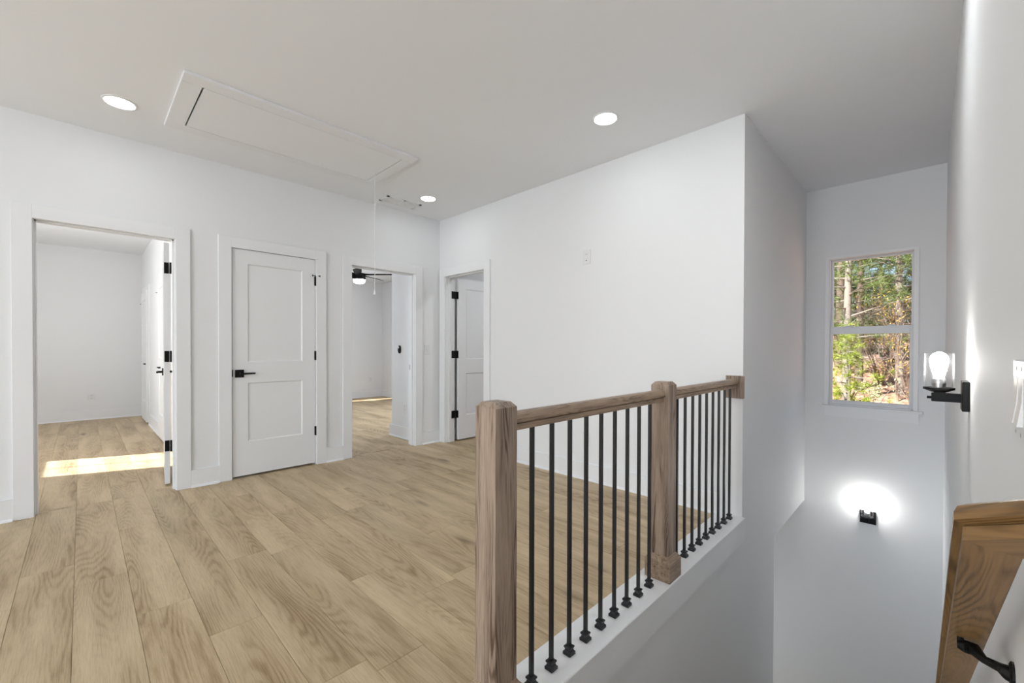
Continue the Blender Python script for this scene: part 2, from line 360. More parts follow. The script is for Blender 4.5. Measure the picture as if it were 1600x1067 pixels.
# ------------------------------------------------------------------ baseboards (board + shoe)
def base(name, ax, a, b, wallpos, sign, mat=TRIM):
    """ax 'x': runs along x on a wall at y=wallpos, sign = towards the room"""
    m = MB(); t1, t2 = wallpos, wallpos+sign*.018; lo, hi = min(t1, t2), max(t1, t2)
    s0 = sorted((wallpos+sign*.018, wallpos+sign*.032))
    pr_ = [(0, .0), (sign*.014, 0), (sign*.013, .006), (sign*.009, .012), (sign*.003, .016), (0, .017)]
    if ax == 'x':
        m.box(a, b, lo, hi, 0, .145); m.loft([[(x, t2+p[0], p[1]) for p in pr_] for x in (a, b)])
    else:
        m.box(lo, hi, a, b, 0, .145); m.loft([[(t2+p[0], y, p[1]) for p in pr_] for y in (a, b)])
    return struct(m.build(name, mat))
CW = .095
base('baseboard_north', 'x', XW, D1[0]-CW-.005, YD, -1)
base('baseboard_north', 'x', D1[1]+CW+.005, D2[0]-CW-.002, YD, -1)
base('baseboard_north', 'x', D2[1]+CW+.005, D3[0]-CW-.005, YD, -1)
base('baseboard_north', 'x', D3[1]+CW+.005, XB-.018, YD, -1)
base('baseboard_east', 'y', 1.05, D4[0]-CW-.005, XB, -1)
base('baseboard_bedroom_north', 'x', BX0, BX1, BY1, -1)
base('baseboard_bedroom_east', 'y', 7.24, 8.36, BX1, -1)
base('baseboard_second_bedroom_north', 'x', CX0, XS, CY1, -1)
base('baseboard_second_bedroom_east', 'y', 5.135, CY1, XS, -1)
base('baseboard_second_bedroom_entry', 'y', YD+T, 5.135+.032, 2.92, -1)
base('baseboard_bath_north', 'x', XB+T, XS, YD, -1)

# ------------------------------------------------------------------ doors
def door_frame(n, ax, a, b, pos, depth, sign, far_casing=True, outer=None):
    """casing, jambs and stops around an opening a..b; ax 'x' = in a wall facing -y at y=pos; 'y' = wall facing -x at x=pos"""
    root = sroot('door_%d' % n, ((a+b)/2, pos, 0) if ax == 'x' else (pos, (a+b)/2, 0))
    def bx(m, u0, u1, w0, w1, z0, z1, bev=.0015):
        if ax == 'x': m.box(u0, u1, w0, w1, z0, z1, bev)
        else: m.box(w0, w1, u0, u1, z0, z1, bev)
        return m
    r = .005; ob = outer if outer is not None else b+r+CW; oa = a-r-CW
    for (p0, p1) in ([(pos-.019, pos)] + ([(pos+depth, pos+depth+.018)] if far_casing else [])):
        bx(MB(), oa, a-r, p0, p1, 0, DH+r+CW-.009).build('casing', TRIM, root)
        bx(MB(), b+r, ob, p0, p1, 0, DH+r+CW-.009).build('casing', TRIM, root)
        bx(MB(), a-r, b+r, p0, p1, DH+r-.009, DH+r+CW-.009).build('head_casing', TRIM, root)
    for u0, u1 in ((a-J, a), (b, b+J)): bx(MB(), u0, u1, pos, pos+depth, 0, DH, 0).build('jamb', TRIM, root)
    bx(MB(), a-J, b+J, pos, pos+depth, DH-.001, DH+J).build('head_jamb', TRIM, root)
    return root
def stops(root, ax, a, b, p0, p1):
    for u0, u1 in ((a, a+.011), (b-.011, b)):
        (MB().box(u0, u1, p0, p1, 0, DH-.001, .001) if ax == 'x' else MB().box(p0, p1, u0, u1, 0, DH-.001, .001)).build('door_stop', TRIM, root)
    (MB().box(a, b, p0, p1, DH-.012, DH-.001, .001) if ax == 'x' else MB().box(p0, p1, a, b, DH-.012, DH-.001, .001)).build('door_stop', TRIM, root)
def leaf_mesh(wd, th_=.035, ht=2.015):
    """two-panel leaf; local x 0..wd from the hinge, y 0..th_, z from 0"""
    m = MB(); st_ = .118; zs = [0, .298, .828, 1.012, 1.893, ht]; rec, bv = .010, .010
    xs_ = [0, st_, wd-st_, wd]
    def grid(yf, out):
        V = {}
        for i, x in enumerate(xs_):
            for k, z in enumerate(zs): V[i, k] = m.bm.verts.new((x, yf, z))
        for i in range(3):
            for k in range(5):
                q = [V[i, k], V[i+1, k], V[i+1, k+1], V[i, k+1]]
                if i == 1 and k in (1, 3):
                    x0, x1, z0, z1 = xs_[1], xs_[2], zs[k], zs[k+1]
                    inn = [m.bm.verts.new((x, yf-out*rec, z)) for x, z in ((x0+bv, z0+bv), (x1-bv, z0+bv), (x1-bv, z1-bv), (x0+bv, z1-bv))]
                    for j in range(4): m.bm.faces.new((q[j], q[(j+1) % 4], inn[(j+1) % 4], inn[j]))
                    m.bm.faces.new(inn)
                else: m.bm.faces.new(q)
        return V
    A = grid(0, -1); B = grid(th_, 1)
    for i in range(3):
        for k in (0, 5): m.bm.faces.new((A[i, k], A[i+1, k], B[i+1, k], B[i, k]))
    for k in range(5):
        for i in (0, 3): m.bm.faces.new((A[i, k], A[i, k+1], B[i, k+1], B[i, k]))
    return m
def lever_mb(x, z, y, sgn, d):
    """square rose at (x,z) on the face y (sgn = outwards), lever pointing to d in x"""
    m = MB(); s = .034
    y0, y1 = sorted((y, y+sgn*.010)); m.box(x-s, x+s, y0, y1, z-s, z+s, .002)
    y0, y1 = sorted((y+sgn*.008, y+sgn*.048)); m.box(x-.010, x+.010, y0, y1, z-.010, z+.010, .002)
    y0, y1 = sorted((y+sgn*.040, y+sgn*.053)); xa, xb_ = sorted((x-d*.010, x+d*.115)); m.box(xa, xb_, y0, y1, z-.008, z+.008, .003)
    return m
HZ = (.336, 1.085, 1.823)
# closet door, shut, hinged on its right, opening to the hall
d2 = door_frame(2, 'x', D2[0], D2[1], YD, T, -1, False); stops(d2, 'x', D2[0], D2[1], YD+.040, YD+.075)
lf = leaf_mesh(D2[1]-D2[0]-.007); lf.bm.transform(Matrix.Translation((D2[0]+.0035, YD+.002, .018)))
lf = lf.build('door_leaf', DOORP, d2); lf['label'] = 'shut white two-panel closet door leaf'
h = lever_mb(D2[0]+.056, .93, YD+.002, -1, 1).build('lever_handle', BLACK, lf); h['label'] = 'black lever handle on a square rose'
for z in HZ:
    m = MB().lathe((D2[1]+.001, YD-.006, 0), [(z-.046, .003), (z-.045, .0065), (z+.045, .0065), (z+.046, .003)], 10); m.box(D2[1]-.010, D2[1]+.012, YD-.002, YD+.002, z-.044, z+.044)
    if z == HZ[2]:
        m.tube([(D2[1]-.032, YD-.018, z+.052), (D2[1]-.004, YD-.008, z+.052), (D2[1]+.004, YD-.008, z+.052), (D2[1]+.036, YD-.024, z+.052)], [.0035]*4, 6)
        m.lathe((D2[1]-.032, YD-.018, z+.052), [(-.007, .005), (.007, .005)], 8); m.lathe((D2[1]+.036, YD-.024, z+.052), [(-.007, .005), (.007, .005)], 8)
    m.build('hinge', BLACK, lf, smooth=True)
MB().box(D2[0]-.004, D2[0]+.003, YD-.0205, YD+.002, .905, .965).build('strike_plate', BLACK, d2)
# first doorway: leaf swung into the bedroom
d1 = door_frame(1, 'x', D1[0], D1[1], YD, T, -1); stops(d1, 'x', D1[0], D1[1], YD+.040, YD+.075)
lm = leaf_mesh(.745); hb = MB(); ang = math.radians(90-5.5)
TR = Matrix.Translation((.520, 4.540, .018)) @ Matrix.Rotation(ang, 4, 'Z')
lm.bm.transform(TR); lf = lm.build('door_leaf', DOORP, d1); lf['label'] = 'open white door leaf swung into the bedroom'
for z in HZ:
    m = MB(); m.box(-.0025, .0, .003, .034, z-.018-.046, z-.018+.046, .0008); m.bm.transform(TR)
    m.lathe((.527, 4.527, 0), [(z-.047, .004), (z-.046, .008), (z+.046, .008), (z+.047, .004)], 10)
    m.box(.5295, .533, 4.445, 4.527, z-.046, z+.046)
    m.build('hinge', BLACK, lf, smooth=True)
m = lever_mb(.685, .91, .035, 1, -1); m.bm.transform(TR); m.build('lever_handle', BLACK, lf)
m = lever_mb(.685, .91, 0, -1, -1); m.bm.transform(TR); m.build('lever_handle', BLACK, lf)
# middle doorway
d3 = door_frame(3, 'x', D3[0], D3[1], YD, T, -1); stops(d3, 'x', D3[0], D3[1], YD+.040, YD+.075)
MB().box(D3[1]-.003, D3[1]+.001, YD+.082, YD+.110, .90, .96).build('strike_plate', STEEL, d3)
# doorway in the east wall, leaf swung into the bathroom
d4 = door_frame(4, 'y', D4[0], D4[1], XB, T, -1, True, YD-.019); stops(d4, 'y', D4[0], D4[1], XB+.040, XB+.075)
lm = leaf_mesh(.70); TR = Matrix.Translation((3.312, 4.232, .018)) @ Matrix.Rotation(math.radians(-1.5), 4, 'Z') @ Matrix.Translation((0, -.035, 0))
lm.bm.transform(TR); lf = lm.build('door_leaf', DOORP, d4); lf['label'] = 'open white door leaf swung into the bathroom'
for z in HZ:
    m = MB(); m.box(-.003, .0, .001, .033, z-.018-.046, z-.018+.046, .0008); m.bm.transform(TR)
    m.lathe((3.292, 4.222, 0), [(z-.047, .004), (z-.046, .009), (z+.046, .009), (z+.047, .004)], 10)
    m.box(3.225, 3.292, 4.224, 4.2285, z-.046, z+.046)
    m.build('hinge', BLACK, lf, smooth=True)
m = lever_mb(.64, .91, 0, -1, -1); m.bm.transform(TR); m.build('lever_handle', BLACK, lf)
# shut doors in the bedroom's right wall
def side_door(n, y0, y1, hinge_far, lever_y, d):
    root = sroot('door_%d' % n, (BX1, (y0+y1)/2, 0))
    for a, b, z0, z1 in ((y0-.09, y0, 0, 2.13), (y1, y1+.09, 0, 2.13), (y0, y1, 2.04, 2.13)):
        MB().box(BX1-.018, BX1, a, b, z0, z1, .001).build('casing', TRIM, root)
    lm = leaf_mesh(y1-y0-.006); lm.bm.transform(Matrix.Translation((BX1-.012, y0+.003, .018)) @ Matrix.Rotation(math.pi/2, 4, 'Z') @ Matrix.Translation((0, -.006, 0)))
    lf = lm.build('door_leaf', DOORP, root); hy = y1 if hinge_far else y0
    for z in HZ:
        m = MB().lathe((BX1-.026, hy, 0), [(z-.046, .007), (z+.046, .007)], 8)
        if z == HZ[2]: m.tube([(BX1-.026, hy, z+.05), (BX1-.055, hy+.02, z+.05)], [.004, .004], 6)
        m.build('hinge', BLACK, lf)
    m = MB().box(BX1-.022, BX1-.012, lever_y-.034, lever_y+.034, .876, .944, .002); m.box(BX1-.062, BX1-.02, lever_y-.01, lever_y+.01, .9, .92); a, b = sorted((lever_y, lever_y+d*.115)); m.box(BX1-.066, BX1-.053, a, b, .902, .918, .002)
    m.build('lever_handle', BLACK, lf)
side_door(5, 8.50, 9.22, True, 8.57, 1)
side_door(6, 6.40, 7.13, True, 6.85, 1)

# ------------------------------------------------------------------ windows
def sash(root, name, ax, pos, a, b, z0, z1, fw=(.02, .02, .03, .03), th_=.03, muntin=False):
    """fw: side a, side b, bottom, top"""
    def bx(m, u0, u1, w0, w1, q0, q1):
        (m.box(w0, w1, u0, u1, q0, q1, .002) if ax == 'x' else m.box(u0, u1, w0, w1, q0, q1, .002)); return m
    m = MB(); p0, p1 = pos, pos+th_
    bx(m, a, a+fw[0], p0, p1, z0, z1); bx(m, b-fw[1], b, p0, p1, z0, z1); bx(m, a+fw[0], b-fw[1], p0, p1, z0, z0+fw[2]); bx(m, a+fw[0], b-fw[1], p0, p1, z1-fw[3], z1)
    if muntin: c = (a+b)/2; bx(m, c-.006, c+.006, p0+.008, p1-.008, z0+fw[2], z1-fw[3])
    s = m.build(name, VINYL, root)
    g = MB(); q = pos+th_/2; bx(g, a+fw[0], b-fw[1], q-.002, q+.002, z0+fw[2], z1-fw[3]); g.build('pane', PANE, s)
    return s
w1 = sroot('window_1', (XS, .403, WZ0))
for y0, y1, z0, z1 in ((.068, .100, .615, 2.062), (.706, .738, .615, 2.062), (.100, .706, 2.040, 2.062)): MB().box(XS-.014, XS, y0, y1, z0, z1, .001).build('casing', TRIM, w1)
MB().box(XS-.05, XS+.06, .036, .760, .597, .615, .003).build('stool', TRIM, w1)
MB().box(XS-.016, XS, .062, .735, .505, .597, .001).build('apron', TRIM, w1)
m = MB(); [m.box(XS, XS+.14, *b) for b in ((WY0, WY0+.008, WZ0, WZ1), (WY1-.008, WY1, WZ0, WZ1), (WY0, WY1, WZ1-.008, WZ1), (WY0, WY1, WZ0, WZ0+.012))]
m.build('window_frame', VINYL, w1)
us = sash(w1, 'upper_sash', 'x', XS+.075, WY0+.008, WY1-.008, 1.345, WZ1-.008, (.012, .018, .035, .014))
ls = sash(w1, 'lower_sash', 'x', XS+.030, WY0+.008, WY1-.008, WZ0+.012, 1.378, (.020, .020, .036, .072))
for y in (.25, .55): MB().box(XS+.012, XS+.050, y-.03, y+.03, 1.378, 1.388, .003).build('sash_lock', VINYL, w1)
def simple_window(n, ax, a, b, z0, z1, wallpos, inward, muntin):
    """inward: +1 room lies on the + side of the wall face"""
    root = sroot('window_%d' % n, (wallpos, (a+b)/2, z0) if ax == 'x' else ((a+b)/2, wallpos, z0))
    def bx(u0, u1, w0, w1, q0, q1, nm):
        w0, w1 = sorted((w0, w1)); (MB().box(w0, w1, u0, u1, q0, q1, .001) if ax == 'x' else MB().box(u0, u1, w0, w1, q0, q1, .001)).build(nm, TRIM, root)
    i = inward
    for u0, u1, q0, q1 in ((a-.08, a, z0, z1+.08), (b, b+.08, z0, z1+.08), (a, b, z1, z1+.08)): bx(u0, u1, wallpos, wallpos+i*.018, q0, q1, 'casing')
    bx(a-.1, b+.1, wallpos-i*.04, wallpos+i*.05, z0-.02, z0, 'stool')
    mid = {4: 1.434, 5: 1.70}.get(n) or z0+(z1-z0)*.51; p = wallpos-i*.09-(.015)
    sash(root, 'upper_sash', ax, p, a, b, mid-.035, z1, (.035,)*4, .03, muntin); sash(root, 'lower_sash', ax, p+i*.031, a, b, z0, mid+.035, (.035,)*4, .03, muntin)
simple_window(2, 'x', *H1, XW, 1, False);  simple_window(3, 'x', *H2, XW, 1, False); simple_window(6, 'x', *A2, XS, -1, False)  # the front and east windows are unseen additions that let in fill light
simple_window(4, 'x', *B1, BX0, 1, True); simple_window(5, 'y', *K1, CY1, -1, False)
# unseen slabs added outside to cut the sun at the west and north windows
sbox('sun_block_west', VINYL, (XW-T-1.1, XW-T, -.3, 4.6, 2.45, 2.6))
sbox('sun_block_north', VINYL, (1.7, 5.3, CY1+T, CY1+T+.37, 2.35, 2.5))

# ------------------------------------------------------------------ stair curb and railing
cb = MB(); cb.box(.80, XB, .897, 1.05, -.012, .004); cb.box(.80, XB+.0, .876, 1.05, .004, .02, .003); cb.box(.90, XB, .879, .897, -.135, .004, .001)
struct(cb.build('trim_1', TRIM)); 
rail = thing('stair_railing', 'oak and black iron stair railing on the white curb of the landing', 'railing', (.895, .948, .02))
PY = .948
for k, cx in enumerate((.895, 2.05)):
    p = MB().squares(cx, PY, [(.02, .045), (.978, .045), (.994, .031)]).build('newel_post', OAKPOST, rail)
    MB().squares(cx, PY, [(.02, .065), (.112, .065), (.118, .061), (.130, .050), (.138, .0455)]).build('base_block', OAKRAIL_X, p)
prof = [(.0215, 0), (.0215, .019), (.0175, .0215), (.0285, .0255), (.0285, .037), (.0255, .047), (.018, .054), (.008, .057)]
prof = prof + [(-y, z) for y, z in prof[::-1]]
RZ = .898
for x0, x1 in ((.94, 2.005), (2.095, 3.116)):
    MB().loft([[(x, PY+y, RZ+z) for y, z in prof] for x in (x0, x1)]).build('handrail', OAKRAIL_X, rail)
MB().box(3.116, XB, PY-.062, PY+.052, .824, .976, .003).build('rosette', OAKPOST, rail)
bal_mesh = {}
def baluster(cx):
    if 'b' not in bal_mesh:
        m = MB().squares(0, 0, [(0.0, .0063), (RZ-.02, .0063)]); b = m.build('baluster', BALBLK, rail, True)
        m = MB().squares(0, 0, [(0, .0160), (.001, .0168), (.011, .0168), (.0145, .0125), (.021, .0108), (.026, .0142), (.0315, .0142), (.034, .0085)]); s = m.build('shoe', BALBLK, b, True)
        bal_mesh['b'] = b; bal_mesh['s'] = s
    else:
        b = bal_mesh['b'].copy(); C.objects.link(b); s = bal_mesh['s'].copy(); C.objects.link(s); s.parent = b
    b.location = (cx-.895, 0, 0)
    b.parent = rail
for i in range(9): baluster(1.060+i*.1052)
for i in range(9): baluster(2.208+i*.1042)

# ------------------------------------------------------------------ wall handrail on the right, with its return
def wall_handrail():
    sl_ = math.atan(.74); dx = Vector((math.cos(sl_), 0, -math.sin(sl_))); up = Vector((math.sin(sl_), 0, math.cos(sl_))); yv = Vector((0, 1, 0))
    yc, c0, xt = -.0495, 1.449, .687           # centre line, height intercept and start of the underside
    org = Vector((xt, yc, c0-.74*xt)); yw = YW-yc
    root = thing('wall_handrail', 'sloping oak handrail with a wall return and black brackets on the right wall', 'handrail', org)
    P = lambda t, y, v: org + dx*t + yv*y + up*v
    # children built in the rail's slanted frame so that the grain runs along each piece
    prof = [(y, v*.8) for y, v in globals()['prof']]; fi = math.radians(45); tn = math.tan(fi/2)  # the short return bends towards the wall
    o = MB().loft([[(-y*tn, y, v) for y, v in prof], [(3.9, y, v) for y, v in prof]]).build('rail', OAKWALL, root, True); o.rotation_euler = (0, sl_, 0)
    rp = MB().loft([[(y*tn, y, v) for y, v in prof], [(-(math.cos(fi)*y-yw)/math.sin(fi), y, v) for y, v in prof]]).build('return_piece', OAKWALL, root, True)
    rp.matrix_local = Matrix.Rotation(sl_, 4, 'Y') @ Matrix.Rotation(fi, 4, 'Z')
    for t in (.484, 2.0, 3.4):
        tip = P(t, .003, 0); wl = Vector((tip.x-.070, YW, tip.z+.002)); b = MB()
        b.tube([tip+yv*.008-up*.012, tip-up*.012, tip-yv*.012-up*.012, tip.lerp(wl, .42)-up*.010, tip.lerp(wl, .75)-up*.004, wl+yv*.006, wl], [.006, .010, .0105, .0062, .0075, .0115, .0135], 12)
        br = b.build('bracket', BLACK, root, smooth=True)
        q = MB().lathe((0, 0, 0), [(-.012, .0045), (.0005, .0045)], 10); q.bm.transform(Matrix.Translation(tip+yv*.004) @ Matrix((dx, yv, up)).transposed().to_4x4()); q.build('saddle_screw', BLACK, br)
        MB().lathe((wl.x, YW, wl.z), [(0, .018), (.003, .018), (.005, .014)], 18, 'y').build('wall_plate', BLACK, br)
wall_handrail()

# ------------------------------------------------------------------ sconces
def sconce(loc, rotz, s, label):
    t = thing('wall_sconce', label, 'sconce', loc, rotz, 'stairwell sconces'); Q = lambda *a: [v*s for v in a]
    MB().box(*Q(-.0535, .0535, 0, .02, -.0535, .0535), .002*s).build('backplate', BLACK, t, True)
    m = MB().box(*Q(-.011, .011, .018, .098, -.026, .006), .0015*s); m.lathe((0, .098*s, -.012*s), [(0, .005*s), (.012*s, .005*s)], 10, 'y'); m.box(*Q(-.012, .012, .060, .092, .005, .013)); m.build('arm', BLACK, t, True)
    cy = .078*s
    MB().lathe((0, cy, 0), [(.010*s, .022*s), (.016*s, .036*s), (.019*s, .043*s), (.027*s, .043*s)], 28).build('holder', BLACK, t, True, True)
    MB().lathe((0, cy, 0), [(.026*s, .019*s), (.040*s, .0195*s), (.041*s, .021*s), (.050*s, .021*s), (.060*s, .018*s)], 20).build('socket', STEEL, t, True, True)
    MB().lathe((0, cy, 0), [(.060*s, .014*s), (.072*s, .0155*s), (.095*s, .021*s), (.118*s, .0255*s), (.130*s, .0265*s), (.142*s, .024*s), (.152*s, .017*s), (.158*s, .008*s), (.160*s, .002*s)], 20).build('bulb', BULB, t, True, True)
    g = [(.027*s, .040*s), (.060*s, .0405*s), (.153*s, .0405*s), (.154*s, .039*s), (.153*s, .0380*s), (.028*s, .0375*s)]
    MB().lathe((0, cy, 0), g, 32, cap=False).build('glass_shade', SEEDED, t, True, True)
    return t
sconce((2.10, YW, 1.0), 0, .93, 'black sconce with a seeded glass shade on the right wall beside the switch plate')
sconce((XS, .397, -.408), math.pi/2, 1.08, 'lower black sconce glowing on the wall beneath the stair window')

# ------------------------------------------------------------------ ceiling fixtures
def downlight(x, y, label, lens=None):
    t = thing('recessed_light', label, 'ceiling light', (x, y, HC), 0, 'recessed ceiling lights')
    MB().lathe((0, 0, 0), [(0, .090), (-.004, .089), (-.007, .078), (-.003, .072), (0, .072)], 40).build('trim_ring', PLASTIC, t, True, True)
    MB().lathe((0, 0, 0), [(-.0035, .0725), (-.0055, .068), (-.006, .03), (-.006, .001)], 40).build('lens', lens or LENS, t, True, True)
downlight(.182, 3.746, 'round recessed light in the ceiling above the open bedroom doorway')
downlight(2.539, 1.602, 'round recessed light in the ceiling near the stairwell corner')
downlight(2.58, 3.788, 'round recessed light beside the ceiling air vent')
downlight(.15, 1.6, 'round recessed light in the ceiling above the top of the stairs')

downlight(2.12, .40, 'added unseen fill light in the ceiling over the stairs', LENS_STAIR_FILL)  # out-of-view fixture added to brighten the stairwell walls
downlight(4.05, 2.8, 'added unseen fill light in the bathroom ceiling', LENS_BATH_FILL)  # unseen fixture added to brighten the open bathroom door leaf

hatch = thing('attic_hatch', 'white attic access hatch set in the ceiling with a pull cord', 'hatch', (1.2, 3.45, HC))
X0, X1, Y0, Y1 = .417, 1.97, 3.035, 3.86; x0, x1, y0, y1 = .520, 1.880, 3.135, 3.760; z0, z1 = HC-.019, HC
for b in ((X0, X1, Y0, y0), (X0, X1, y1, Y1), (X0, x0, y0, y1), (x1, X1, y0, y1)): MB().box(*b, z0, z1, .002).build('casing', TRIM, hatch)
MB().box(x0+.009, x1-.007, y0+.0025, y1-.011, HC-.0195, HC-.004).build('hatch_panel', CEIL, hatch)
pc = MB().tube([(1.824, 3.495, HC-.014), (1.823, 3.495, 2.2), (1.822, 3.495, 1.675)], [.0028]*3, 6).build('pull_cord', PLASTIC, hatch)
MB().lathe((1.822, 3.495, 0), [(1.630, .003), (1.631, .0125), (1.643, .0115), (1.668, .006), (1.683, .003)], 12).build('cord_knob', PLASTIC, pc, smooth=True)

vent = thing('ceiling_vent', 'white ceiling air register with two banks of louvres', 'air vent', (2.44, 4.10, HC))
vx0, vx1, vy0, vy1 = 2.235, 2.645, 4.01, 4.195
m = MB()
for b in ((vx0, vx1, vy0, vy0+.025), (vx0, vx1, vy1-.025, vy1), (vx0, vx0+.025, vy0, vy1), (vx1-.025, vx1, vy0, vy1), (2.432, 2.448, vy0, vy1)): m.box(*b, HC-.008, HC)
m.build('vent_frame', PLASTIC, vent)
MB().box(vx0+.02, vx1-.02, vy0+.02, vy1-.02, HC-.0015, HC-.0005).build('vent_shade_sheet', plain('vent_shadow', (.35, .35, .35, 1), .8), vent)  # grey sheet standing in for the shade behind the louvres
for xa, xb_ in ((vx0+.025, 2.432), (2.448, vx1-.025)):
    for k in range(9):
        y = vy0+.034+k*.0146
        MB().loft([[(x, y, HC-.002), (x, y+.009, HC-.008), (x, y+.010, HC-.007), (x, y+.001, HC-.001)] for x in (xa, xb_)]).build('slat', PLASTIC, vent)

# ------------------------------------------------------------------ plates on the walls
def plate(name, label, cat, loc, rotz, kind, wd=.075, ht=.118, group=None):
    """local: wall at y=0, room towards -y"""
    t = thing(name, label, cat, loc, rotz, group)
    MB().box(-wd/2, wd/2, -.006, 0, -ht/2, ht/2, .002).build('plate', PLASTIC, t, True)
    if kind == 'outlet':
        for z in (.021, -.021):
            r = MB().box(-.0165, .0165, -.0085, -.005, z-.0145, z+.0145, .002).build('socket', PLASTIC, t, True)
            m = MB(); m.box(-.008, -.0055, -.0088, -.0083, z-.002, z+.007); m.box(.0055, .008, -.0088, -.0083, z-.002, z+.007); m.box(-.002, .002, -.0088, -.0083, z-.010, z-.006); m.build('slots', SLOT, r, True)
    elif kind == 'media':
        MB().box(-.020, .020, -.009, -.005, -.02, .040, .002).build('socket', PLASTIC, t, True)
        m = MB(); m.box(-.007, -.004, -.0095, -.0088, .018, .026); m.box(.004, .007, -.0095, -.0088, .018, .026); m.lathe((0, -.012, -.030), [(0, .004), (.007, .005)], 10, 'y'); m.build('jack', SLOT, t, True)['kind'] = 'stuff'
    elif kind == 'switch':
        MB().loft([[(x, -.005, -.033), (x, -.0075, -.033), (x, -.0105, .0), (x, -.0095, .033), (x, -.005, .033)] for x in (-.0165, .0165)]).build('rocker', PLASTIC, t, True)
    elif kind == 'double':
        for cx in (-.023, .023):
            MB().loft([[(x, -.005, -.033), (x, -.0115, -.033), (x, -.0075, .0), (x, -.0065, .033), (x, -.005, .033)] for x in (cx-.0165, cx+.0165)]).build('rocker', PLASTIC, t, True)
            m = MB(); [m.lathe((cx, -.0064, z), [(0, .003), (.0006, .003)], 8, 'y') for z in (.046, -.046)]; m.build('screw', STEEL, t, True)['kind'] = 'stuff'
    return t
E_ = math.pi/2
plate('light_switch', 'white light switch between the middle doorway and the corner', 'switch', (2.955, YD, 1.145), 0, 'switch')
plate('wall_outlet', 'white outlet plate mounted high on the east wall', 'outlet', (XB, 2.165, 1.968), -E_, 'media', .08, .125)
plate('wall_outlet', 'white outlet low on the east wall behind the balusters', 'outlet', (XB, 2.160, .361), -E_, 'outlet')
plate('wall_outlet', 'white outlet low on the far wall of the first bedroom', 'outlet', (.115, BY1, .365), 0, 'outlet', .09, .09)
plate('wall_outlet', 'white outlet low on the far wall below the ceiling fan', 'outlet', (4.86, CY1, .42), 0, 'outlet')
plate('wall_outlet', 'white outlet below the black remote in the middle doorway', 'outlet', (2.92, 4.80, .39), -E_, 'outlet')
plate('light_switch', 'white double rocker switch plate on the right wall above the handrail end', 'switch', (.935, YW, 1.083), math.pi, 'double', .117, .116)
rm = thing('fan_remote', 'black oval fan remote in its holder on the second bedroom entry wall', 'remote control', (2.92, 4.925, 1.145), -E_)
m = MB(); ring = lambda k, y: [(k*.026*math.cos(a), y, k*(.052*math.sin(a)+.0) if True else 0) for a in [2*math.pi*i/20 for i in range(20)]]
m.loft([ring(1, 0), ring(1, -.016), ring(.85, -.022)]); m.build('remote_body', BLACK, rm, True)
m = MB(); m.lathe((0, -.024, .027), [(0, .014), (.003, .014)], 14, 'y'); m.build('button_pad', STEEL, rm, True)

# ------------------------------------------------------------------ ceiling fan
FX, FY = 3.615, 7.53
fan = thing('ceiling_fan', 'black five-blade ceiling fan with a lit drum lamp in the second bedroom', 'fan', (FX, FY, HC))
MB().lathe((0, 0, 0), [(0, .065), (-.03, .065), (-.05, .03), (-.09, .016), (-.21, .016)], 24).build('canopy', FANBLK, fan, True, True)
MB().lathe((0, 0, 0), [(-.190, .06), (-.200, .105), (-.208, .112), (-.309, .112), (-.314, .108)], 32).build('motor_housing', FANBLK, fan, True, True)
MB().lathe((0, 0, 0), [(-.311, .108), (-.345, .106), (-.366, .095), (-.380, .07), (-.388, .04), (-.390, .003)], 28).build('lamp_lens', FANLENS, fan, True, True)
rdir = math.atan2(R.y, R.x)
for k in range(5):
    a = rdir + math.radians(72*k-2); ca, sa = math.cos(a), math.sin(a); m = MB()
    sec = [(.10, .025), (.17, .055), (.35, .066), (.60, .068), (.64, .055)]
    rings = []
    for r, hw in sec:
        ring = []
        for y, z in ((-hw, -.022), (hw, .018), (hw, .025), (-hw, -.015)): ring.append((ca*r-sa*y, sa*r+ca*y, -.222+z))
        rings.append(ring)
    m.loft(rings).build('blade', FANBLK, fan, True)

# ------------------------------------------------------------------ outdoors: slope, pines, shrubs
def gz(x, y): return -3.4 + 3.2/(1+math.exp(-(x-11.5)/2.2)) + max(0, x-14)*.085 + .12*math.sin(x*.9+y*.7)+.08*math.sin(y*1.7-x*.4)
gm = bmesh.new(); nx, ny = 60, 60; V = [[gm.verts.new((5.4+60*(i/nx)**1.4, -28+60*j/ny, 0)) for j in range(ny+1)] for i in range(nx+1)]
for r_ in V:
    for v in r_: v.co.z = gz(v.co.x, v.co.y)
for i in range(nx):
    for j in range(ny): gm.faces.new((V[i][j], V[i+1][j], V[i+1][j+1], V[i][j+1]))
me = bpy.data.meshes.new('ground'); gm.to_mesh(me); gm.free(); me.materials.append(LITTER)
go = bpy.data.objects.new('ground', me); C.objects.link(go); struct(go)

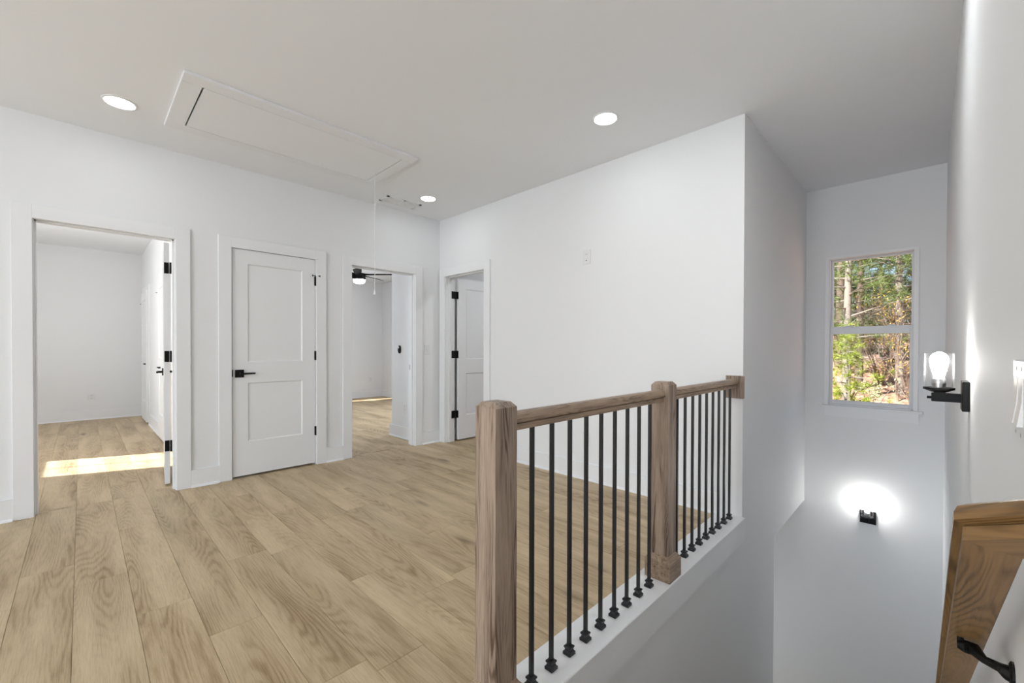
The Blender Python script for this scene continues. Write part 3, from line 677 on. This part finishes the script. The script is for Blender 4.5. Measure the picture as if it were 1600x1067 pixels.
def needles(rnd, centres, size, per, wdt):  # tufts of thin needle blades
    vs_, fs = [], []
    for c in centres:
        ax = Vector((rnd.gauss(0, 1), rnd.gauss(0, 1), rnd.gauss(.6, .7))).normalized()
        for _ in range(per):
            d = (ax*rnd.uniform(.1, 1.2)+Vector((rnd.gauss(0, .6), rnd.gauss(0, .6), rnd.gauss(0, .6)))).normalized()
            l = size*rnd.uniform(.6, 1.15); s = d.orthogonal().normalized(); s.rotate(Matrix.Rotation(rnd.uniform(0, 6.28), 3, d)); s *= wdt*rnd.uniform(.7, 1.3)
            b = Vector(c)+d*l*.1; k = len(vs_); vs_ += [b-s*.5, b+s*.5, b+d*l]; fs.append((k, k+1, k+2))
    return vs_, fs
def leafquads(rnd, centres, size):
    vs_, fs = [], []
    for c in centres:
        d = Vector((rnd.gauss(0, 1), rnd.gauss(0, 1), rnd.gauss(0, 1))).normalized(); s = d.orthogonal().normalized(); s.rotate(Matrix.Rotation(rnd.uniform(0, 6.28), 3, d)); l = size*rnd.uniform(.6, 1.3); t = d.cross(s)
        c = Vector(c); k = len(vs_); vs_ += [c-s*l, c-t*l*.5, c+s*l, c+t*l*.5]; fs.append((k, k+1, k+2, k+3))
    return vs_, fs
def mesh_part(name, data, mat, parent):
    me = bpy.data.meshes.new(name); me.from_pydata([tuple(v) for v in data[0]], [], data[1]); me.materials.append(mat)
    o = bpy.data.objects.new(name, me); C.objects.link(o); o.parent = parent; o['kind'] = 'stuff'; return o
def pine(seed, x, y, ht, r0, label, lean=0, crown0=.3, nb=34, spread=1.6, mat=NEEDLE, bark=BARK, tuft=.26, per=24, tufts=9, name='pine_tree', droop=.12, bare=8, wdt=.012):
    rnd = random.Random(seed); z = gz(x, y)-.1; t = thing(name, label, 'tree', (x, y, z))
    pts = [Vector((lean*q*ht+.10*math.sin(q*5+seed)*q, .12*math.sin(q*4+seed*2)*q+lean*.5*q*ht, q*ht)) for q in [i/12 for i in range(13)]]
    MB().tube(pts, [r0*(1-.85*i/12)+.008 for i in range(13)], 9).build('trunk', bark, t, True, True)
    at = lambda q: pts[int(q*11.99)].lerp(pts[int(q*11.99)+1], q*12-int(q*12)) if q < .999 else pts[-1]
    cs = []; bm_ = MB(); 
    for k in range(nb):
        q = crown0+(1-crown0)*(k+.5)/nb; a = k*2.4+rnd.uniform(-.4, .4); L = spread*(1-.72*(q-crown0)/(1-crown0))*rnd.uniform(.7, 1.15)
        p0 = at(q); up_ = rnd.uniform(-droop, .35); d = Vector((math.cos(a), math.sin(a), up_))
        p = [p0, p0+d*L*.5+Vector((0, 0, .02)), p0+d*L+Vector((rnd.gauss(0, .1), rnd.gauss(0, .1), -.06*L))]
        bm_.tube(p, [.022*r0/.1*.8+.006, .012, .005], 5)
        for s_ in range(tufts):
            f = rnd.uniform(.35, 1.03); c = p0.lerp(p[2], f)+Vector((rnd.gauss(0, .17), rnd.gauss(0, .17), rnd.gauss(.05, .12)))*(.6+.5*L); cs.append(c)
    for k in range(bare):
        q = rnd.uniform(.12, max(.15, crown0)); a = rnd.uniform(0, 6.28); p0 = at(q); L = rnd.uniform(.5, 1.5); d = Vector((math.cos(a), math.sin(a), rnd.uniform(-.15, .25)))
        e = p0+d*L; bm_.tube([p0, p0+d*L*.5, e+Vector((0, 0, .05))], [.012, .008, .003], 4)
        for s_ in range(3): f = rnd.uniform(.4, .9); s0 = p0.lerp(e, f); bm_.tube([s0, s0+Vector((rnd.gauss(0, .25), rnd.gauss(0, .25), rnd.gauss(.05, .2)))], [.006, .002], 4)
    b = bm_.build('branches', bark, t, True); b['kind'] = 'stuff'
    mesh_part('foliage', needles(rnd, cs, tuft, per, wdt), mat, t); return t
pine(1, 15.2, 1.66, 11, .105, 'tall grey-trunked pine standing nearest the left edge of the stair window', crown0=.16, nb=76, spread=1.7, bark=BARKG, tuft=.26, tufts=9, bare=12)
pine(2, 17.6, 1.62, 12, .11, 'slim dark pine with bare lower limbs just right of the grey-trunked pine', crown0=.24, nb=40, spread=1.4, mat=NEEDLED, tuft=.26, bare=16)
pine(3, 17.0, .62, 12, .10, 'pale straight pine trunk behind the right side of the stair window', crown0=.24, nb=58, spread=1.5, bark=BARKG, tuft=.26, bare=16, lean=.006)
pine(4, 10.6, 1.25, 3.9, .027, 'young yellow-green pine low in the left corner of the stair window', crown0=.25, nb=30, spread=.60, mat=NEEDLEY, bark=BARKG, tuft=.13, per=42, tufts=9, name='young_pine', bare=2, wdt=.006)
pine(5, 21.5, 2.6, 13, .16, 'tall pine further up the slope behind the grey-trunked pine', crown0=.3, nb=40, spread=2.7, tuft=.34, bare=10)
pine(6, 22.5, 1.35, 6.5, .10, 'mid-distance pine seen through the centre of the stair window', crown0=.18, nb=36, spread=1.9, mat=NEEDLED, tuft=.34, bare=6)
pine(7, 24.0, .4, 13, .15, 'distant pine up the slope behind the pale trunk', crown0=.3, nb=36, spread=2.6, tuft=.36, bare=10)
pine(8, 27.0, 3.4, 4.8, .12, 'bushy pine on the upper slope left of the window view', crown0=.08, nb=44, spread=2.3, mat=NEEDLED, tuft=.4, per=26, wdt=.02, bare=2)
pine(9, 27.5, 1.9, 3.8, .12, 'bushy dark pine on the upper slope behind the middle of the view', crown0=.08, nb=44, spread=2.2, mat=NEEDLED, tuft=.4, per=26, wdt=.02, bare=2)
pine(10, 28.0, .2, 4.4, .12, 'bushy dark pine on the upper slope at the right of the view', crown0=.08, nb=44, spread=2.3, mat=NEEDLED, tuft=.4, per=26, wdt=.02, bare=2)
pine(11, 20.0, -3.2, 12, .15, 'pine standing beyond the right jamb of the stair window', crown0=.3, spread=2.4)
pine(12, 19.0, 5.2, 12, .15, 'pine standing beyond the left jamb of the stair window', crown0=.3, spread=2.4)
def shrub(seed, x, y, ht, label, mat, leaf, nleaf, stems=9, flare=.5, name='shrub', r=.014, quad=True, hub=0):
    rnd = random.Random(seed); z = gz(x, y)-.05; t = thing(name, label, 'shrub' if ht < 3.2 else 'tree', (x, y, z)); b = MB(); cs = []
    if hub: b.tube([(0, 0, 0), (.04, .02, hub*.5), (0, 0, hub)], [r*2.6, r*2.2, r*1.6], 7)
    for k in range(stems):
        a = rnd.uniform(0, 6.28); e = Vector((math.cos(a)*flare*ht*rnd.uniform(.3, 1), math.sin(a)*flare*ht*rnd.uniform(.3, 1), hub+(ht-hub)*rnd.uniform(.7, 1))); o0 = Vector((0, 0, hub))
        mid = o0.lerp(e, .5)+Vector((0, 0, .1*ht)); b.tube([o0, mid, e], [r, r*.7, r*.25], 5)
        for q in range(5):
            f = rnd.uniform(.3, 1); s0 = o0.lerp(mid, f) if f < .5 else mid.lerp(e, f*2-1 if f > .5 else 0); s1 = s0+Vector((rnd.gauss(0, .16), rnd.gauss(0, .16), rnd.uniform(.05, .3)))*ht*.55; b.tube([s0, s1], [r*.5, r*.2], 4)
            for n in range(nleaf): cs.append(s0.lerp(s1, rnd.random())+Vector((rnd.gauss(0, .05), rnd.gauss(0, .05), rnd.gauss(0, .05)))*ht*.6)
    s = b.build('stems', TWIG, t, True); s['kind'] = 'stuff'
    if nleaf: mesh_part('foliage', leafquads(rnd, cs, leaf), mat, t)
    return t
shrub(21, 14.4, 1.10, 1.15, 'small pale-leaved sapling at the centre of the lower pane', PALELEAF, .035, 9, name='sapling')
shrub(22, 16.0, .62, 3.0, 'thin deciduous tree with yellow autumn leaves behind the right pane', AUTUMN, .028, 8, 13, .35, 'autumn_tree', .010, hub=1.0)
shrub(23, 15.4, 1.65, .9, 'bare twiggy bush at the foot of the grey-trunked pine', AUTUMN, .03, 1, 12, .6)
shrub(24, 15.8, .35, 1.5, 'bare twiggy bush low at the right edge of the window view', AUTUMN, .03, 2, 14, .6)
shrub(25, 18.5, 1.1, 2.4, 'tangled bare brush across the middle of the slope', AUTUMN, .04, 5, 20, .7, r=.018)
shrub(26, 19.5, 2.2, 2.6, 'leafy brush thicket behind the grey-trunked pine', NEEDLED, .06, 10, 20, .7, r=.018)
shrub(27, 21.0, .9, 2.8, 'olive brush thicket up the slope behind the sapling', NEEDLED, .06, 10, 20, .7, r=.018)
shrub(28, 20.5, .1, 3.3, 'second yellow-leaved tree further up the slope at the right', AUTUMN, .04, 8, 14, .4, 'autumn_tree', .014, hub=1.2)
shrub(29, 13.2, .75, .55, 'low bright green clump in the leaf litter at the lower right', NEEDLEY, .04, 10, 9, .8)
for o in bpy.data.objects:
    if '_w' in o.keys(): del o['_w']
